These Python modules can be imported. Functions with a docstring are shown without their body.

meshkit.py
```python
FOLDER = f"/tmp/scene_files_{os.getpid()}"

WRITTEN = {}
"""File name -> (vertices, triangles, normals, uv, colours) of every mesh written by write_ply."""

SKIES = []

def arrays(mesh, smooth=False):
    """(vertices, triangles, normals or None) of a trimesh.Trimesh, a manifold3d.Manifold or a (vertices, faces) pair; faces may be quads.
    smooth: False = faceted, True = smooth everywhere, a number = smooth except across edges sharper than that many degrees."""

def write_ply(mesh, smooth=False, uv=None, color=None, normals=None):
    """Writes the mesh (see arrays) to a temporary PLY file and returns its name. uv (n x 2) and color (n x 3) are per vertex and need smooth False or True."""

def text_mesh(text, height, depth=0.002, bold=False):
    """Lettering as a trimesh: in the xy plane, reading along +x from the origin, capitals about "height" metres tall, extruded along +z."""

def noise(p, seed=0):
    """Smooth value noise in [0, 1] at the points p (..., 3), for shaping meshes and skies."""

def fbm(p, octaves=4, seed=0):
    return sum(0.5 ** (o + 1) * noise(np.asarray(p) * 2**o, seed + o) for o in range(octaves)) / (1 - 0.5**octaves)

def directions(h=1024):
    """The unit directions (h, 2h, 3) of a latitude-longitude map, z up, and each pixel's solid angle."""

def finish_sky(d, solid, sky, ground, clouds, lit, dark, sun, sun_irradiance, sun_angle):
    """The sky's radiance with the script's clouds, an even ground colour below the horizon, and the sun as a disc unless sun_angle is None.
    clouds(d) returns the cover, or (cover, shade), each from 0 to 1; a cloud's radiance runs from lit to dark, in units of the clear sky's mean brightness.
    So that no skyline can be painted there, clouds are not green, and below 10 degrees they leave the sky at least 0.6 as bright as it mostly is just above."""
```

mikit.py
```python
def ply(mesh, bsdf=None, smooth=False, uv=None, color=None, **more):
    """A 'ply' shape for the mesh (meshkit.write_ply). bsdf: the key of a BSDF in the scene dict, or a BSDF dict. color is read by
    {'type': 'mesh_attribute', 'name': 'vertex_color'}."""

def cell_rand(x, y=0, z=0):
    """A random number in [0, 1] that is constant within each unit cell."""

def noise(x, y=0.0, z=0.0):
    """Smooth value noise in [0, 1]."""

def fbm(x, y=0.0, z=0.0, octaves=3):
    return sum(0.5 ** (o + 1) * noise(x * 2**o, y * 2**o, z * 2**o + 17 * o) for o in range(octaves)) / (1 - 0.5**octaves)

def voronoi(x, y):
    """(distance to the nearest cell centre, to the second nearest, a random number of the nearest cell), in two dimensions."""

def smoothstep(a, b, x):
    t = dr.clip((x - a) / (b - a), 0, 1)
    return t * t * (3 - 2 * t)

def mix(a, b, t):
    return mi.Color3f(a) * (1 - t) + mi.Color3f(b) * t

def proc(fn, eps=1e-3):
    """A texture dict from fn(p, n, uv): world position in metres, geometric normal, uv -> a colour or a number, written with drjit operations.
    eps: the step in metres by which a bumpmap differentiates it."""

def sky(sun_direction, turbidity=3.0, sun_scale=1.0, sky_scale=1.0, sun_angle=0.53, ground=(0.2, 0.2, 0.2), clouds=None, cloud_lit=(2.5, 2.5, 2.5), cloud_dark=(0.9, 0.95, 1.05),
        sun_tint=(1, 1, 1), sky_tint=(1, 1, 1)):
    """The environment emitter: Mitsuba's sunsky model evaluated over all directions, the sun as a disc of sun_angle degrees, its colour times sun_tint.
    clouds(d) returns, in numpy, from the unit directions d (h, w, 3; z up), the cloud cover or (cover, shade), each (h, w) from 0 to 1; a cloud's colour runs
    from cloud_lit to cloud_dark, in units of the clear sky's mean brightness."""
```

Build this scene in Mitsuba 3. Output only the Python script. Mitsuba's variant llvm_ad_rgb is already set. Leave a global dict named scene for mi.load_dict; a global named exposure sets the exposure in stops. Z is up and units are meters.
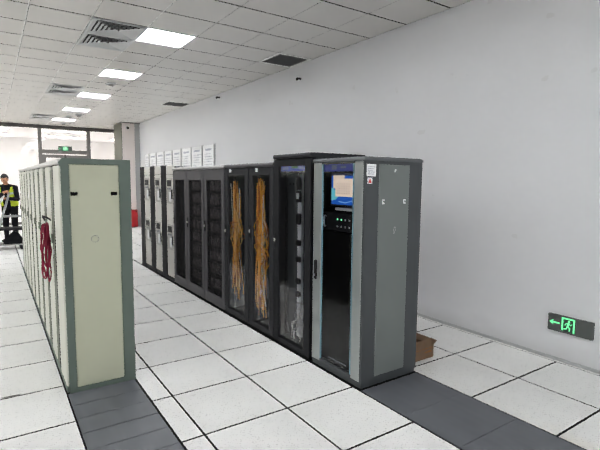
import math, random
import numpy as np, trimesh, manifold3d as m3d, mitsuba as mi, drjit as dr
import mikit, meshkit
from shapely.geometry import Polygon, box as sbox
from shapely import affinity
from shapely.ops import unary_union

T = mi.ScalarTransform4f
R = random.Random(11)
scene, labels = {'type': 'scene'}, {}

# ------------------------------------------------------------------ camera, sky, exposure
F, YAW, PITCH, ROLL, EYE = 452.68, 0.5967, -0.0976, 0.0093, 1.5516
fw = np.array([math.sin(YAW) * math.cos(PITCH), math.cos(YAW) * math.cos(PITCH), math.sin(PITCH)])
rt = np.array([math.cos(YAW), -math.sin(YAW), 0.0])
up = np.cross(rt, fw)
up = -math.sin(ROLL) * rt + math.cos(ROLL) * up
eye = np.array([0, 0, EYE])
scene['camera'] = {'type': 'perspective', 'fov': math.degrees(2 * math.atan(300 / F)), 'fov_axis': 'x', 'near_clip': 0.05, 'far_clip': 100.0,
                   'to_world': T().look_at(origin=eye.tolist(), target=(eye + fw).tolist(), up=up.tolist())}
scene['daylight'] = {'type': 'constant', 'radiance': {'type': 'rgb', 'value': [0.6, 0.62, 0.65]}}
exposure = 0.72
LAMP = 13.0           # radiance of the ceiling panels of this room
LAMP_NEXT = 6.0      # radiance of the panels added beyond the glass to whiten that room

# ------------------------------------------------------------------ main dimensions
X1, Y0, TS = 1.606, 1.897, 0.6            # floor tile lines: X1 + k*TS, Y0 + j*TS
CX, CY, CSX, CSY, H = 2.232, 4.415, 0.607, 0.6151, 3.349
WX = 4.04                                 # right wall
XL, YB, YF = -4.0, -2.3, 17.8             # left wall, wall behind the camera, glass partition
FX, BX = 2.2, 2.797                        # right row: front and back
LX, LB, LY = 0.385, 0.855, 3.53           # left row: door faces, back, near end

# ------------------------------------------------------------------ materials
def srgb(r, g, b):
    c = np.array([r, g, b]) / 255.0
    return [float(v) for v in np.where(c <= 0.04045, c / 12.92, ((c + 0.055) / 1.055) ** 2.4)]

def rgb(c): return {'type': 'rgb', 'value': list(c)}

def mat(name, c, rough=0.5, metal=0.0, spec=0.5, **kw):
    col = mikit.proc(c) if callable(c) else rgb(srgb(*c))
    scene[name] = {'type': 'twosided', 'bsdf': {'type': 'principled', 'base_color': col, 'roughness': rough, 'metallic': metal, 'specular': spec, **kw}}
    return name

def tile_col(p, n, uv):
    i, j = dr.floor((p.x - X1) / TS), dr.floor((p.y - Y0) / TS)
    tone = 0.97 + 0.05 * mikit.cell_rand(i, j, 7)
    speck = mikit.smoothstep(0.62, 0.8, mikit.noise(p.x * 160, p.y * 160, 0.5))
    cloud = mikit.fbm(p.x * 2.3 + i * 5, p.y * 2.3 + j * 3, 0.0)
    stain = mikit.smoothstep(0.66, 0.85, mikit.fbm(p.x * 1.1 + 31, p.y * 1.1 + 7, 4.0))
    c = mikit.mix(srgb(221, 221, 219), srgb(186, 186, 184), speck * 0.9)
    c = c * (tone * (0.95 + 0.1 * cloud))
    return mikit.mix(c, srgb(196, 188, 170), stain * 0.35)

def wall_col(p, n, uv):
    a = mikit.fbm(p.x + p.y * 0.8, p.z * 0.9, 3.0)
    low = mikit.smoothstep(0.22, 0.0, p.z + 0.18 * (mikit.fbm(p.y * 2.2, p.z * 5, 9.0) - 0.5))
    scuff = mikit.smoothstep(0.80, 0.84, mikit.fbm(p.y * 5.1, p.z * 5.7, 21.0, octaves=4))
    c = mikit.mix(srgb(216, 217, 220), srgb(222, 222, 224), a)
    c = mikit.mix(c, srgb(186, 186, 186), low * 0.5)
    return mikit.mix(c, srgb(200, 199, 198), scuff * 0.35)

def plate_col(p, n, uv):
    a = mikit.fbm(p.x * 3.0, p.y * 3.0, 1.0)
    b = mikit.fbm(p.x * 14.0, p.y * 2.0, 5.0)
    return mikit.mix(srgb(78, 81, 86), srgb(98, 101, 106), 0.6 * a + 0.4 * b)

def card_col(p, n, uv):
    a = mikit.fbm(p.x * 30, p.y * 30, p.z * 8)
    return mikit.mix(srgb(112, 92, 74), srgb(132, 109, 88), a)

mat('m_tile', tile_col, 0.42, spec=0.45)
mat('m_wall', wall_col, 0.85, spec=0.2)
mat('m_plate', plate_col, 0.45, spec=0.5)
mat('m_card', card_col, 0.9, spec=0.1)
mat('m_gap', (20, 20, 21), 0.9, spec=0.1)
mat('m_ceil', (206, 204, 200), 0.36, spec=0.5)
mat('m_ceil_gap', (40, 39, 38), 0.9, spec=0.1)
mat('m_white', (226, 226, 224), 0.7, spec=0.3)
mat('m_nextwall', (236, 236, 236), 0.8, spec=0.2)
mat('m_pillar', (226, 218, 215), 0.8, spec=0.2)
mat('m_greypaint', (176, 178, 178), 0.7, spec=0.3)
mat('m_alu', (126, 124, 122), 0.45, spec=0.5)
mat('m_alu_dark', (84, 82, 80), 0.45, spec=0.5)
mat('m_cab_edge', (112, 117, 103), 0.5, spec=0.4)
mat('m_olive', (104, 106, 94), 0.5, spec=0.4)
mat('m_frame_white', (235, 235, 232), 0.5)
mat('m_vent', (206, 208, 208), 0.45)
mat('m_vent_dark', (46, 48, 50), 0.8, spec=0.2)
mat('m_grille', (84, 84, 84), 0.7, spec=0.2)
mat('m_cab_frame', (98, 111, 103), 0.5, spec=0.4)
mat('m_cab_panel', (192, 194, 172), 0.55, spec=0.35)
mat('m_cab_door', (200, 201, 190), 0.5, spec=0.4)
mat('m_cab_body', (150, 154, 144), 0.55, spec=0.35)
mat('m_cab_cap', (198, 198, 194), 0.45, spec=0.4)
mat('m_black', (22, 22, 24), 0.5, spec=0.4)
mat('m_matte_black', (10, 10, 11), 0.8, spec=0.15)
mat('m_rack_black', (34, 35, 38), 0.65, spec=0.2)
mat('m_rack_dark', (46, 47, 50), 0.6, spec=0.25)
mat('m_rack_grey', (84, 83, 86), 0.5, spec=0.35)
mat('m_rack_trim', (164, 164, 164), 0.35, spec=0.5)
mat('m_inside', (46, 46, 48), 0.7, spec=0.3)
mat('m_server', (122, 115, 118), 0.5, spec=0.4)
mat('m_server_face', (70, 66, 68), 0.5, spec=0.4)
mat('m_side_frame', (70, 74, 76), 0.5, spec=0.4)
mat('m_side_panel', (112, 118, 116), 0.5, spec=0.4)
mat('m_silver', (158, 163, 162), 0.32, metal=0.35, spec=0.5)
mat('m_teal', (118, 156, 170), 0.3)
mat('m_cap_a', (86, 90, 92), 0.4, spec=0.5)
mat('m_rail', (222, 226, 228), 0.5)
mat('m_cream', (222, 220, 214), 0.5, spec=0.4)
mat('m_cream_dark', (186, 184, 178), 0.5, spec=0.4)
mat('m_chrome', (196, 198, 200), 0.18, metal=1.0)
mat('m_blue', (84, 108, 228), 0.35)
mat('m_blue_light', (126, 150, 214), 0.35)
mat('m_green', (54, 138, 96), 0.4)
mat('m_paper', (236, 237, 238), 0.8, spec=0.2)
mat('m_print', (176, 180, 190), 0.8, spec=0.2)
mat('m_print_dark', (120, 124, 132), 0.8, spec=0.2)
mat('m_orange', (222, 158, 52), 0.5)
mat('m_orange_pale', (226, 188, 116), 0.5)
mat('m_orange_dark', (160, 96, 40), 0.5)
mat('m_cable_white', (214, 214, 208), 0.5)
mat('m_cable_black', (30, 30, 32), 0.5)
mat('m_red_cord', (134, 24, 50), 0.55)
mat('m_red', (172, 26, 32), 0.4)
mat('m_skin', (196, 146, 118), 0.55, spec=0.35)
mat('m_hair', (22, 19, 19), 0.5)
mat('m_cloth', (28, 28, 34), 0.85, spec=0.2)
mat('m_trousers', (20, 20, 24), 0.85, spec=0.2)
mat('m_vest', (206, 224, 66), 0.7, spec=0.2)
mat('m_vest_band', (206, 210, 206), 0.4)
mat('m_shoe', (24, 22, 22), 0.5)
mat('m_eye', (18, 14, 14), 0.3)
mat('m_lip', (160, 92, 82), 0.5)
mat('m_field', (40, 66, 56), 0.5)
mat('m_sign', (84, 88, 86), 0.5)
mat('m_red_label', (196, 60, 52), 0.6)
scene['m_glass'] = {'type': 'thindielectric', 'int_ior': 1.5}
scene['m_black_glass'] = {'type': 'thindielectric', 'int_ior': 1.36, 'specular_transmittance': rgb([0.5, 0.5, 0.52])}
scene['m_dark_glass'] = {'type': 'thindielectric', 'int_ior': 1.65, 'specular_transmittance': rgb([0.7, 0.7, 0.72])}

# ------------------------------------------------------------------ helpers
def num(key):
    if key not in scene and key not in labels: return key
    k = 1
    while f'{key}_{k:03d}' in scene or f'{key}_{k:03d}' in labels: k += 1
    return f'{key}_{k:03d}'

def add(key, mesh, m, smooth=False, **kw):
    key = num(key)
    scene[key] = mesh if isinstance(mesh, dict) else mikit.ply(mesh, m, smooth, **kw)
    return key

def tag(key, label, cat=None, group=None, kind=None):
    d = {'label': label}
    if cat: d['category'] = cat
    if group: d['group'] = group
    if kind: d['kind'] = kind
    labels[key] = d
    return key

def thing(name, label, cat, group=None, kind=None):
    return tag(num(name), label, cat, group, kind)

def cat_(*ms):
    ms = [m for x in ms for m in (x if isinstance(x, (list, tuple)) else [x])]
    return trimesh.util.concatenate(ms)

def bx(x0, x1, y0, y1, z0, z1, c=0.0):
    if c <= 0:
        m = trimesh.creation.box(extents=(x1 - x0, y1 - y0, z1 - z0))
        m.apply_translation(((x0 + x1) / 2, (y0 + y1) / 2, (z0 + z1) / 2))
        return m
    lo, hi = np.array([x0, y0, z0]), np.array([x1, y1, z1])
    pts = []
    for s in np.ndindex(2, 2, 2):
        corner = np.where(np.array(s) == 0, lo, hi)
        inn = np.where(np.array(s) == 0, 1.0, -1.0) * c
        for a in range(3):
            q = corner + inn
            q[a] = corner[a]
            pts.append(q)
    return trimesh.convex.convex_hull(np.array(pts))

def frame_yz(x0, x1, y0, y1, z0, z1, a, b=None, t=None, c=0.0):
    """rectangular frame: stile width a, bottom rail b, top rail t"""
    b, t = a if b is None else b, a if t is None else t
    return cat_(bx(x0, x1, y0, y0 + a, z0, z1, c), bx(x0, x1, y1 - a, y1, z0, z1, c), bx(x0, x1, y0 + a, y1 - a, z0, z0 + b, c), bx(x0, x1, y0 + a, y1 - a, z1 - t, z1, c))

def frame_xz(y0, y1, x0, x1, z0, z1, a, b=None, t=None, c=0.0):
    b, t = a if b is None else b, a if t is None else t
    return cat_(bx(x0, x0 + a, y0, y1, z0, z1, c), bx(x1 - a, x1, y0, y1, z0, z1, c), bx(x0 + a, x1 - a, y0, y1, z0, z0 + b, c), bx(x0 + a, x1 - a, y0, y1, z1 - t, z1, c))

def quad(a, b, c, d): return trimesh.Trimesh(np.array([a, b, c, d], float), [[0, 1, 2], [0, 2, 3]], process=False)
def quad_yz(x, y0, y1, z0, z1): return quad((x, y1, z0), (x, y0, z0), (x, y0, z1), (x, y1, z1))      # faces -x
def quad_xz(y, x0, x1, z0, z1): return quad((x0, y, z0), (x1, y, z0), (x1, y, z1), (x0, y, z1))      # faces -y

def tube(pts, r, n=8, closed=False, caps=True):
    P = np.asarray(pts, float)
    if closed: P = np.vstack([P, P[:1]])
    t = np.gradient(P, axis=0)
    if closed: t[0] = t[-1] = P[1] - P[-2]
    t /= np.maximum(np.linalg.norm(t, axis=1, keepdims=True), 1e-9)
    u = np.cross(t[0], [0.31, 0.2, 0.93]); u /= np.linalg.norm(u)
    ang = np.arange(n) / n * 2 * math.pi
    rings = []
    rr = np.broadcast_to(r, (len(P),))
    for k in range(len(P)):
        u = u - t[k] * (u @ t[k]); u /= np.linalg.norm(u)
        v = np.cross(t[k], u)
        rings.append(P[k] + rr[k] * (np.cos(ang)[:, None] * u + np.sin(ang)[:, None] * v))
    V = np.vstack(rings); fs = []
    for k in range(len(P) - 1):
        for a in range(n):
            b = (a + 1) % n
            fs += [[k * n + a, k * n + b, (k + 1) * n + b], [k * n + a, (k + 1) * n + b, (k + 1) * n + a]]
    if caps and not closed:
        V = np.vstack([V, P[:1], P[-1:]]); c0, c1 = len(V) - 2, len(V) - 1; e = (len(P) - 1) * n
        for a in range(n):
            b = (a + 1) % n
            fs += [[c0, b, a], [c1, e + a, e + b]]
    return trimesh.Trimesh(V, fs, process=False)

def smooth_path(pts, k=6):
    P = np.asarray(pts, float); n = len(P); out = []
    for i in range(n - 1):
        p0, p1, p2, p3 = P[max(i - 1, 0)], P[i], P[i + 1], P[min(i + 2, n - 1)]
        for s in range(k):
            t = s / k
            out.append(0.5 * ((2 * p1) + (p2 - p0) * t + (2 * p0 - 5 * p1 + 4 * p2 - p3) * t * t + (3 * p1 - p0 - 3 * p2 + p3) * t ** 3))
    out.append(P[-1])
    return np.array(out)

def extr(poly, d):
    gs = getattr(poly, 'geoms', [poly])
    return cat_([trimesh.creation.extrude_polygon(g, d, engine='earcut') for g in gs if not g.is_empty])

def on_wall_x(mesh, x, yl, z0):
    """flat art drawn in (u, v, depth), u to the right as seen looking along +x: placed on a plane x = const facing -x, u=0 at y=yl"""
    v = mesh.vertices; w = np.stack([x - v[:, 2], yl - v[:, 0], z0 + v[:, 1]], 1)
    m = trimesh.Trimesh(w, mesh.faces, process=False); m.fix_normals(); return m

def on_wall_y(mesh, y, x0, z0):
    v = mesh.vertices; w = np.stack([x0 + v[:, 0], y - v[:, 2], z0 + v[:, 1]], 1)
    m = trimesh.Trimesh(w, mesh.faces, process=False); m.fix_normals(); return m

def rounded(x0, x1, y0, y1, r): return sbox(x0 + r, y0 + r, x1 - r, y1 - r).buffer(r, quad_segs=4)

def lamp_of(value): return {'type': 'area', 'radiance': rgb(value)}

# ------------------------------------------------------------------ floor
tag('floor', 'white speckled raised floor tiles with dark joints', 'floor', kind='structure')
add('floor__slab', bx(XL, WX + .1, YB, YF + .1, -0.12, -0.0016), 'm_gap')
xs = [(XL + 0.006 - 0.0, -3.194)] + [(-3.194 + TS * k, -3.194 + TS * (k + 1)) for k in range(5)] + [(-0.194, LX - 0.004), (LB + 0.002, X1 - TS), (X1 - TS, X1), (X1, FX - 0.006), (X1 + TS * 2, X1 + TS * 3), (X1 + TS * 3, X1 + TS * 4 - .0)]
tile_cache = {}
def tile_shape(w, d, th, bsdf, down=False, ch=0.0006):
    k = (round(w, 3), round(d, 3), bsdf, down)
    if k not in tile_cache:
        tile_cache[k] = mikit.ply(bx(-w / 2, w / 2, -d / 2, d / 2, 0 if down else -th, th if down else 0, ch), bsdf)
    return tile_cache[k]
far_tiles, GX, GY = [], 0.007, 0.008
def floor_tile(x0, x1, y0, y1):
    if x1 - x0 < 0.03 or y1 - y0 < 0.03: return
    w, d, cx, cy = x1 - x0 - 2 * GX, y1 - y0 - 2 * GY, (x0 + x1) / 2, (y0 + y1) / 2
    if x0 > -0.9 and 0.6 < y1 and math.hypot(cx, cy) < 14.5 and cx > -0.1 * cy - 0.4:
        add('floor__tile', {**tile_shape(w, d, 0.006, 'm_tile'), 'to_world': T().translate([cx, cy, 0])}, None)
    else:
        far_tiles.append(bx(cx - w / 2, cx + w / 2, cy - d / 2, cy + d / 2, -0.004, 0, 0.0015))
ROW_FAR, LROW_FAR = 8.36, LY + 0.02 + 0.6 * 9
ys = [Y0 + TS * j for j in range(-7, 27)]
ys = [YB] + [y for y in ys if YB + .02 < y < YF] + [YF]
for ya, yb in zip(ys[:-1], ys[1:]):
    for x0, x1 in xs: floor_tile(x0, x1, ya, yb)
    if yb > ROW_FAR: floor_tile(X1 + TS, X1 + TS * 2, max(ya, ROW_FAR), yb)
    if yb > LROW_FAR: floor_tile(LX - 0.004, LB + 0.002, max(ya, LROW_FAR), yb)
far_tiles.append(bx(X1 + TS * 4 + .004, WX, YB, YF, -0.004, 0))
labels[add('floor__tile_field', cat_(far_tiles), 'm_tile')] = {'kind': 'stuff'}

def strip(label, x0, x1, y_end, step, gap, bow):
    s = thing('floor_strip', label, 'floor strip', kind='structure')
    y = y_end
    while y > YB + 0.1:
        yn = max(y - step, YB + .02)
        th = 0.004 + R.random() * 0.002
        ny = 7
        gx = np.linspace(x0 + .003, x1 - .003, 5); gy = np.linspace(yn + gap, y - gap, ny)
        V, f = [], []
        for b in gy:
            for a in gx:
                e = (a - x0) / (x1 - x0)
                V.append([a, b, th + bow * math.sin(math.pi * (b - yn) / step) * math.sin(math.pi * e)])
        for j in range(ny - 1):
            for i in range(4):
                q = j * 5 + i; f += [[q, q + 1, q + 6], [q, q + 6, q + 5]]
        top = trimesh.Trimesh(V, f, process=False)
        skirt = bx(x0 + .003, x1 - .003, yn + gap, y - gap, -0.004, th - 0.0005)
        add(s + '__plate', cat_(top, skirt), 'm_plate', 30)
        y = yn
strip('dark grey plate strip on the floor before the beige cabinet end panel', LX - 0.004, LB - 0.006, LY - .012, 0.205, 0.0028, 0.003)
strip('dark grey plate strip on the floor before the dark rack end panel, towards the wall', FX - 0.004, X1 + TS * 2 - 0.012, 2.405, 0.43, 0.0016, 0.005)

# ------------------------------------------------------------------ ceiling, lights, vents
tag('ceiling', 'pale metal ceiling tiles with dark joints', 'ceiling', kind='structure')
add('ceiling__slab', bx(XL, WX + .1, YB, YF + .1, H + 0.0018, H + 0.14), 'm_ceil_gap')
lights = {(i, j) for i in (-1, -6, -11) for j in (-10, -6, -2, 2, 6, 10, 14, 18)}  # left columns and rows by the camera: unseen, added to brighten the near area
vents = {(-2, 2), (-2, 3), (-2, 9), (-2, 10), (-2, 17), (-2, 18)}
grilles = {(2, 2), (2, 10)}
far_ceil = []
def cell(i, j):
    return max(CX + CSX * i, XL), min(CX + CSX * (i + 1), WX - .004), max(CY + CSY * j, YB), min(CY + CSY * (j + 1), YF)
for i in range(-11, 3):
    for j in range(-11, 22):
        if (i, j) in lights | vents | grilles: continue
        x0, x1, y0, y1 = cell(i, j)
        if x1 - x0 < .05 or y1 - y0 < .05: continue
        w, d, cx, cy = x1 - x0 - .006, y1 - y0 - .024, (x0 + x1) / 2, (y0 + y1) / 2
        if i >= -4 and j >= -3:
            add('ceiling__tile', {**tile_shape(w, d, 0.007, 'm_ceil', True, 0.0008), 'to_world': T().translate([cx, cy, H])}, None)
        else:
            far_ceil.append(bx(cx - w / 2, cx + w / 2, cy - d / 2, cy + d / 2, H, H + .007, .003))
labels[add('ceiling__tile_field', cat_(far_ceil), 'm_ceil')] = {'kind': 'stuff'}

for i in (-3, -2, -1):      # white strips added to stand for highlights along the long joints
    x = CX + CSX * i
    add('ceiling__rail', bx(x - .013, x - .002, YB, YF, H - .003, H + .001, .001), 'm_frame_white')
light_names = {2: 'square white ceiling light beside the two nearest vents', 6: 'second square ceiling light from the camera', 10: 'third square ceiling light from the camera, beside the second pair of vents',
               14: 'fourth square ceiling light from the camera', 18: 'farthest square ceiling light, beside the farthest vents near the glass wall', -2: 'ceiling light overhead, above the near rack', -6: 'added unseen ceiling light beside the camera', -10: 'added unseen ceiling light behind the camera'}
lamp_quad = {}
for i, j in sorted(lights):
    x0, x1, y0, y1 = cell(i, j)
    t = thing('ceiling_light', light_names[j] if i == -1 else ('added unseen light over the left half of the room, ' if i == -6 else 'added unseen ceiling light along the left wall, ') + ('nearest', 'second', 'third', 'fourth', 'fifth', 'sixth', 'seventh', 'farthest')[(j + 10) // 4] + ' from the rear wall', 'ceiling light', 'square ceiling light panels')
    a = .016
    add(t + '__frame', cat_(bx(x0 + .004, x0 + a, y0 + .004, y1 - .004, H - .003, H + .007), bx(x1 - a, x1 - .004, y0 + .004, y1 - .004, H - .003, H + .007),
                            bx(x0 + a, x1 - a, y0 + .004, y0 + a, H - .003, H + .007), bx(x0 + a, x1 - a, y1 - a, y1 - .004, H - .003, H + .007)), 'm_frame_white')
    add(t + '__diffuser', quad((x0 + a, y0 + a, H), (x0 + a, y1 - a, H), (x1 - a, y1 - a, H), (x1 - a, y0 + a, H)), 'm_white', emitter=lamp_of([LAMP * .985, LAMP, LAMP * 1.015]))

def diffuser(i, j, label):
    x0, x1, y0, y1 = cell(i, j)
    t = thing('ceiling_vent', label, 'air vent', 'square louvred ceiling vents')
    cx, cy, hw = (x0 + x1) / 2, (y0 + y1) / 2, (x1 - x0) / 2 - .004
    add(t + '__backing', bx(cx - hw + .02, cx + hw - .02, cy - hw + .02, cy + hw - .02, H + .001, H + .0017), 'm_vent_dark')
    def ring(a, b, z0, z1, th=.0035):
        """four inclined blades: square ring from half-size a at z0 (bottom) to b at z1"""
        V, f = [], []
        for (h, z) in ((a, z0), (b, z1), (b + th, z1), (a + th, z0)):
            V += [[cx - h, cy - h, z], [cx + h, cy - h, z], [cx + h, cy + h, z], [cx - h, cy + h, z]]
        for q in range(4):
            for s in range(4):
                a1, b1 = q * 4 + s, q * 4 + (s + 1) % 4; q2 = ((q + 1) % 4) * 4
                f += [[a1, b1, q2 + (s + 1) % 4], [a1, q2 + (s + 1) % 4, q2 + s]]
        m = trimesh.Trimesh(V, f, process=False); m.fix_normals(); return m
    add(t + '__rim', ring(hw - .03, hw - .03, H - .012, H + .004, .03), 'm_vent')
    for k in range(5):
        h = .052 + k * .047
        add(t + '__louvre', ring(h + .034, h - .001, H - .0165, H + .0008), 'm_vent')
    add(t + '__centre', bx(cx - .024, cx + .024, cy - .024, cy + .024, H - .012, H - .007), 'm_vent')
diffuser(-2, 2, 'nearest louvred ceiling vent, beside the nearest light')
diffuser(-2, 3, 'louvred ceiling vent just behind the nearest vent')
diffuser(-2, 9, 'louvred vent of the middle pair, nearer one, left of the third light')
diffuser(-2, 10, 'louvred vent of the middle pair, farther one, left of the third light')
diffuser(-2, 17, 'louvred vent of the farthest pair, nearer one, close to the glass wall')
diffuser(-2, 18, 'louvred vent of the farthest pair, last before the glass wall')

for (i, j), lb in (((2, 2), 'dark grey square return grille in the ceiling above the near racks'), ((2, 10), 'dark grey square return grille in the ceiling, farther along the wall')):
    x0, x1, y0, y1 = cell(i, j)
    t = thing('return_grille', lb, 'air grille', 'dark ceiling return grilles')
    a = .045
    add(t + '__frame', cat_(bx(x0 + .004, x0 + a, y0 + .004, y1 - .004, H - .002, H + .007), bx(x1 - a, x1 - .004, y0 + .004, y1 - .004, H - .002, H + .007),
                            bx(x0 + a, x1 - a, y0 + .004, y0 + a, H - .002, H + .007), bx(x0 + a, x1 - a, y1 - a, y1 - .004, H - .002, H + .007)), 'm_frame_white')
    add(t + '__backing', bx(x0 + a, x1 - a, y0 + a, y1 - a, H + .001, H + .0017), 'm_vent_dark')
    n = 22; sl = []
    for k in range(n):
        yy = y0 + a + (y1 - y0 - 2 * a) * (k + .5) / n
        sl.append(bx(x0 + a, x1 - a, yy - .007, yy + .007, H - .003, H))
    labels[add(t + '__slats', cat_(sl), 'm_grille')] = {'kind': 'stuff'}

def detector(x, y, label, dark=True):
    t = thing('smoke_detector', label, 'smoke detector')
    add(t + '__base', bx(x - .075, x + .075, y - .075, y + .075, H - .03, H, .006), 'm_greypaint')
    c = trimesh.creation.cylinder(radius=.045, height=.02, sections=20); c.apply_translation((x, y, H - .041))
    add(t + '__sensor', c, 'm_alu' if dark else 'm_white', 40)
detector(1.95, 9.25, 'small grey ceiling detector just beyond the second square light')
detector(2.12, 14.3, 'small ceiling detector between the two farthest lights, right one')
detector(1.95, 14.9, 'small ceiling detector between the two farthest lights, left one')
detector(2.02, 16.7, 'small ceiling detector nearest the glass wall')

# ------------------------------------------------------------------ walls of the room
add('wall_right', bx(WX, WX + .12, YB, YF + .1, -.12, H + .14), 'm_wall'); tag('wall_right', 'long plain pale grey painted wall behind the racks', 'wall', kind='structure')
add('baseboard_right', bx(WX - .006, WX, YB, YF - 2.6, 0.0, .03, .002), 'm_greypaint'); tag('baseboard_right', 'low grey strip along the foot of the right wall', 'baseboard', kind='structure')
add('wall_left', bx(XL - .12, XL, YB - .1, YF + 6.5, -.12, H + .14), 'm_white'); tag('wall_left', 'white wall on the left, outside the picture', 'wall', kind='structure')
add('wall_rear', bx(XL, WX + .12, YB - .12, YB, -.12, H + .14), 'm_wall'); tag('wall_rear', 'white wall behind the camera', 'wall', kind='structure')
# far right pier
tag('wall_pier', 'pinkish white pier at the far right corner beside the glass', 'pier', kind='structure')
add('wall_pier__face', bx(3.485, 3.87, 15.2, 16.25, 0, H - .03), 'm_pillar')
add('wall_pier__side_shade', bx(3.47, 3.485, 15.21, 16.26, 0, H - .03, .003), 'm_olive')  # left face of the pier, its shade put into the olive colour
add('wall_pier__trunking', bx(3.87, WX, 15.24, 16.25, 0, H - .03), 'm_greypaint')
add('wall_pier__top_rail', bx(3.46, WX - .002, 15.16, 16.27, H - .03, H - .001), 'm_alu')  # grey strip in place of the shadow gap above the pier
c = trimesh.creation.icosphere(subdivisions=2, radius=.045); c.apply_scale((1, 1, .9)); c.apply_translation((3.66, 15.165, 3.17))
t = thing('dome_camera', 'small dark dome camera high on the pier by the glass wall', 'camera')
add(t + '__dome', c, 'm_black', True)
c = trimesh.creation.cylinder(radius=.07, height=.03, sections=20); c.apply_transform(trimesh.transformations.rotation_matrix(math.pi / 2, (1, 0, 0))); c.apply_translation((3.66, 15.185, 3.19))
add(t + '__mount', c, 'm_white', 40)

def bullet(y, z, label):
    t = thing('wall_sensor', label, 'wall sensor')
    c = trimesh.creation.cylinder(radius=.016, height=.07, sections=14); c.apply_transform(trimesh.transformations.rotation_matrix(math.pi / 2, (0, 1, 0))); c.apply_translation((WX - .035, y, z))
    add(t + '__stub', c, 'm_black', 40)
    c = trimesh.creation.icosphere(subdivisions=2, radius=.022); c.apply_translation((WX - .075, y - .005, z - .012))
    add(t + '__tip', c, 'm_matte_black', True)
bullet(5.96, 3.12, 'tiny black stub high on the right wall near the nearer ceiling grille')
bullet(8.98, 3.27, 'tiny black stub at the top of the right wall near the farther ceiling grille')

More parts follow.
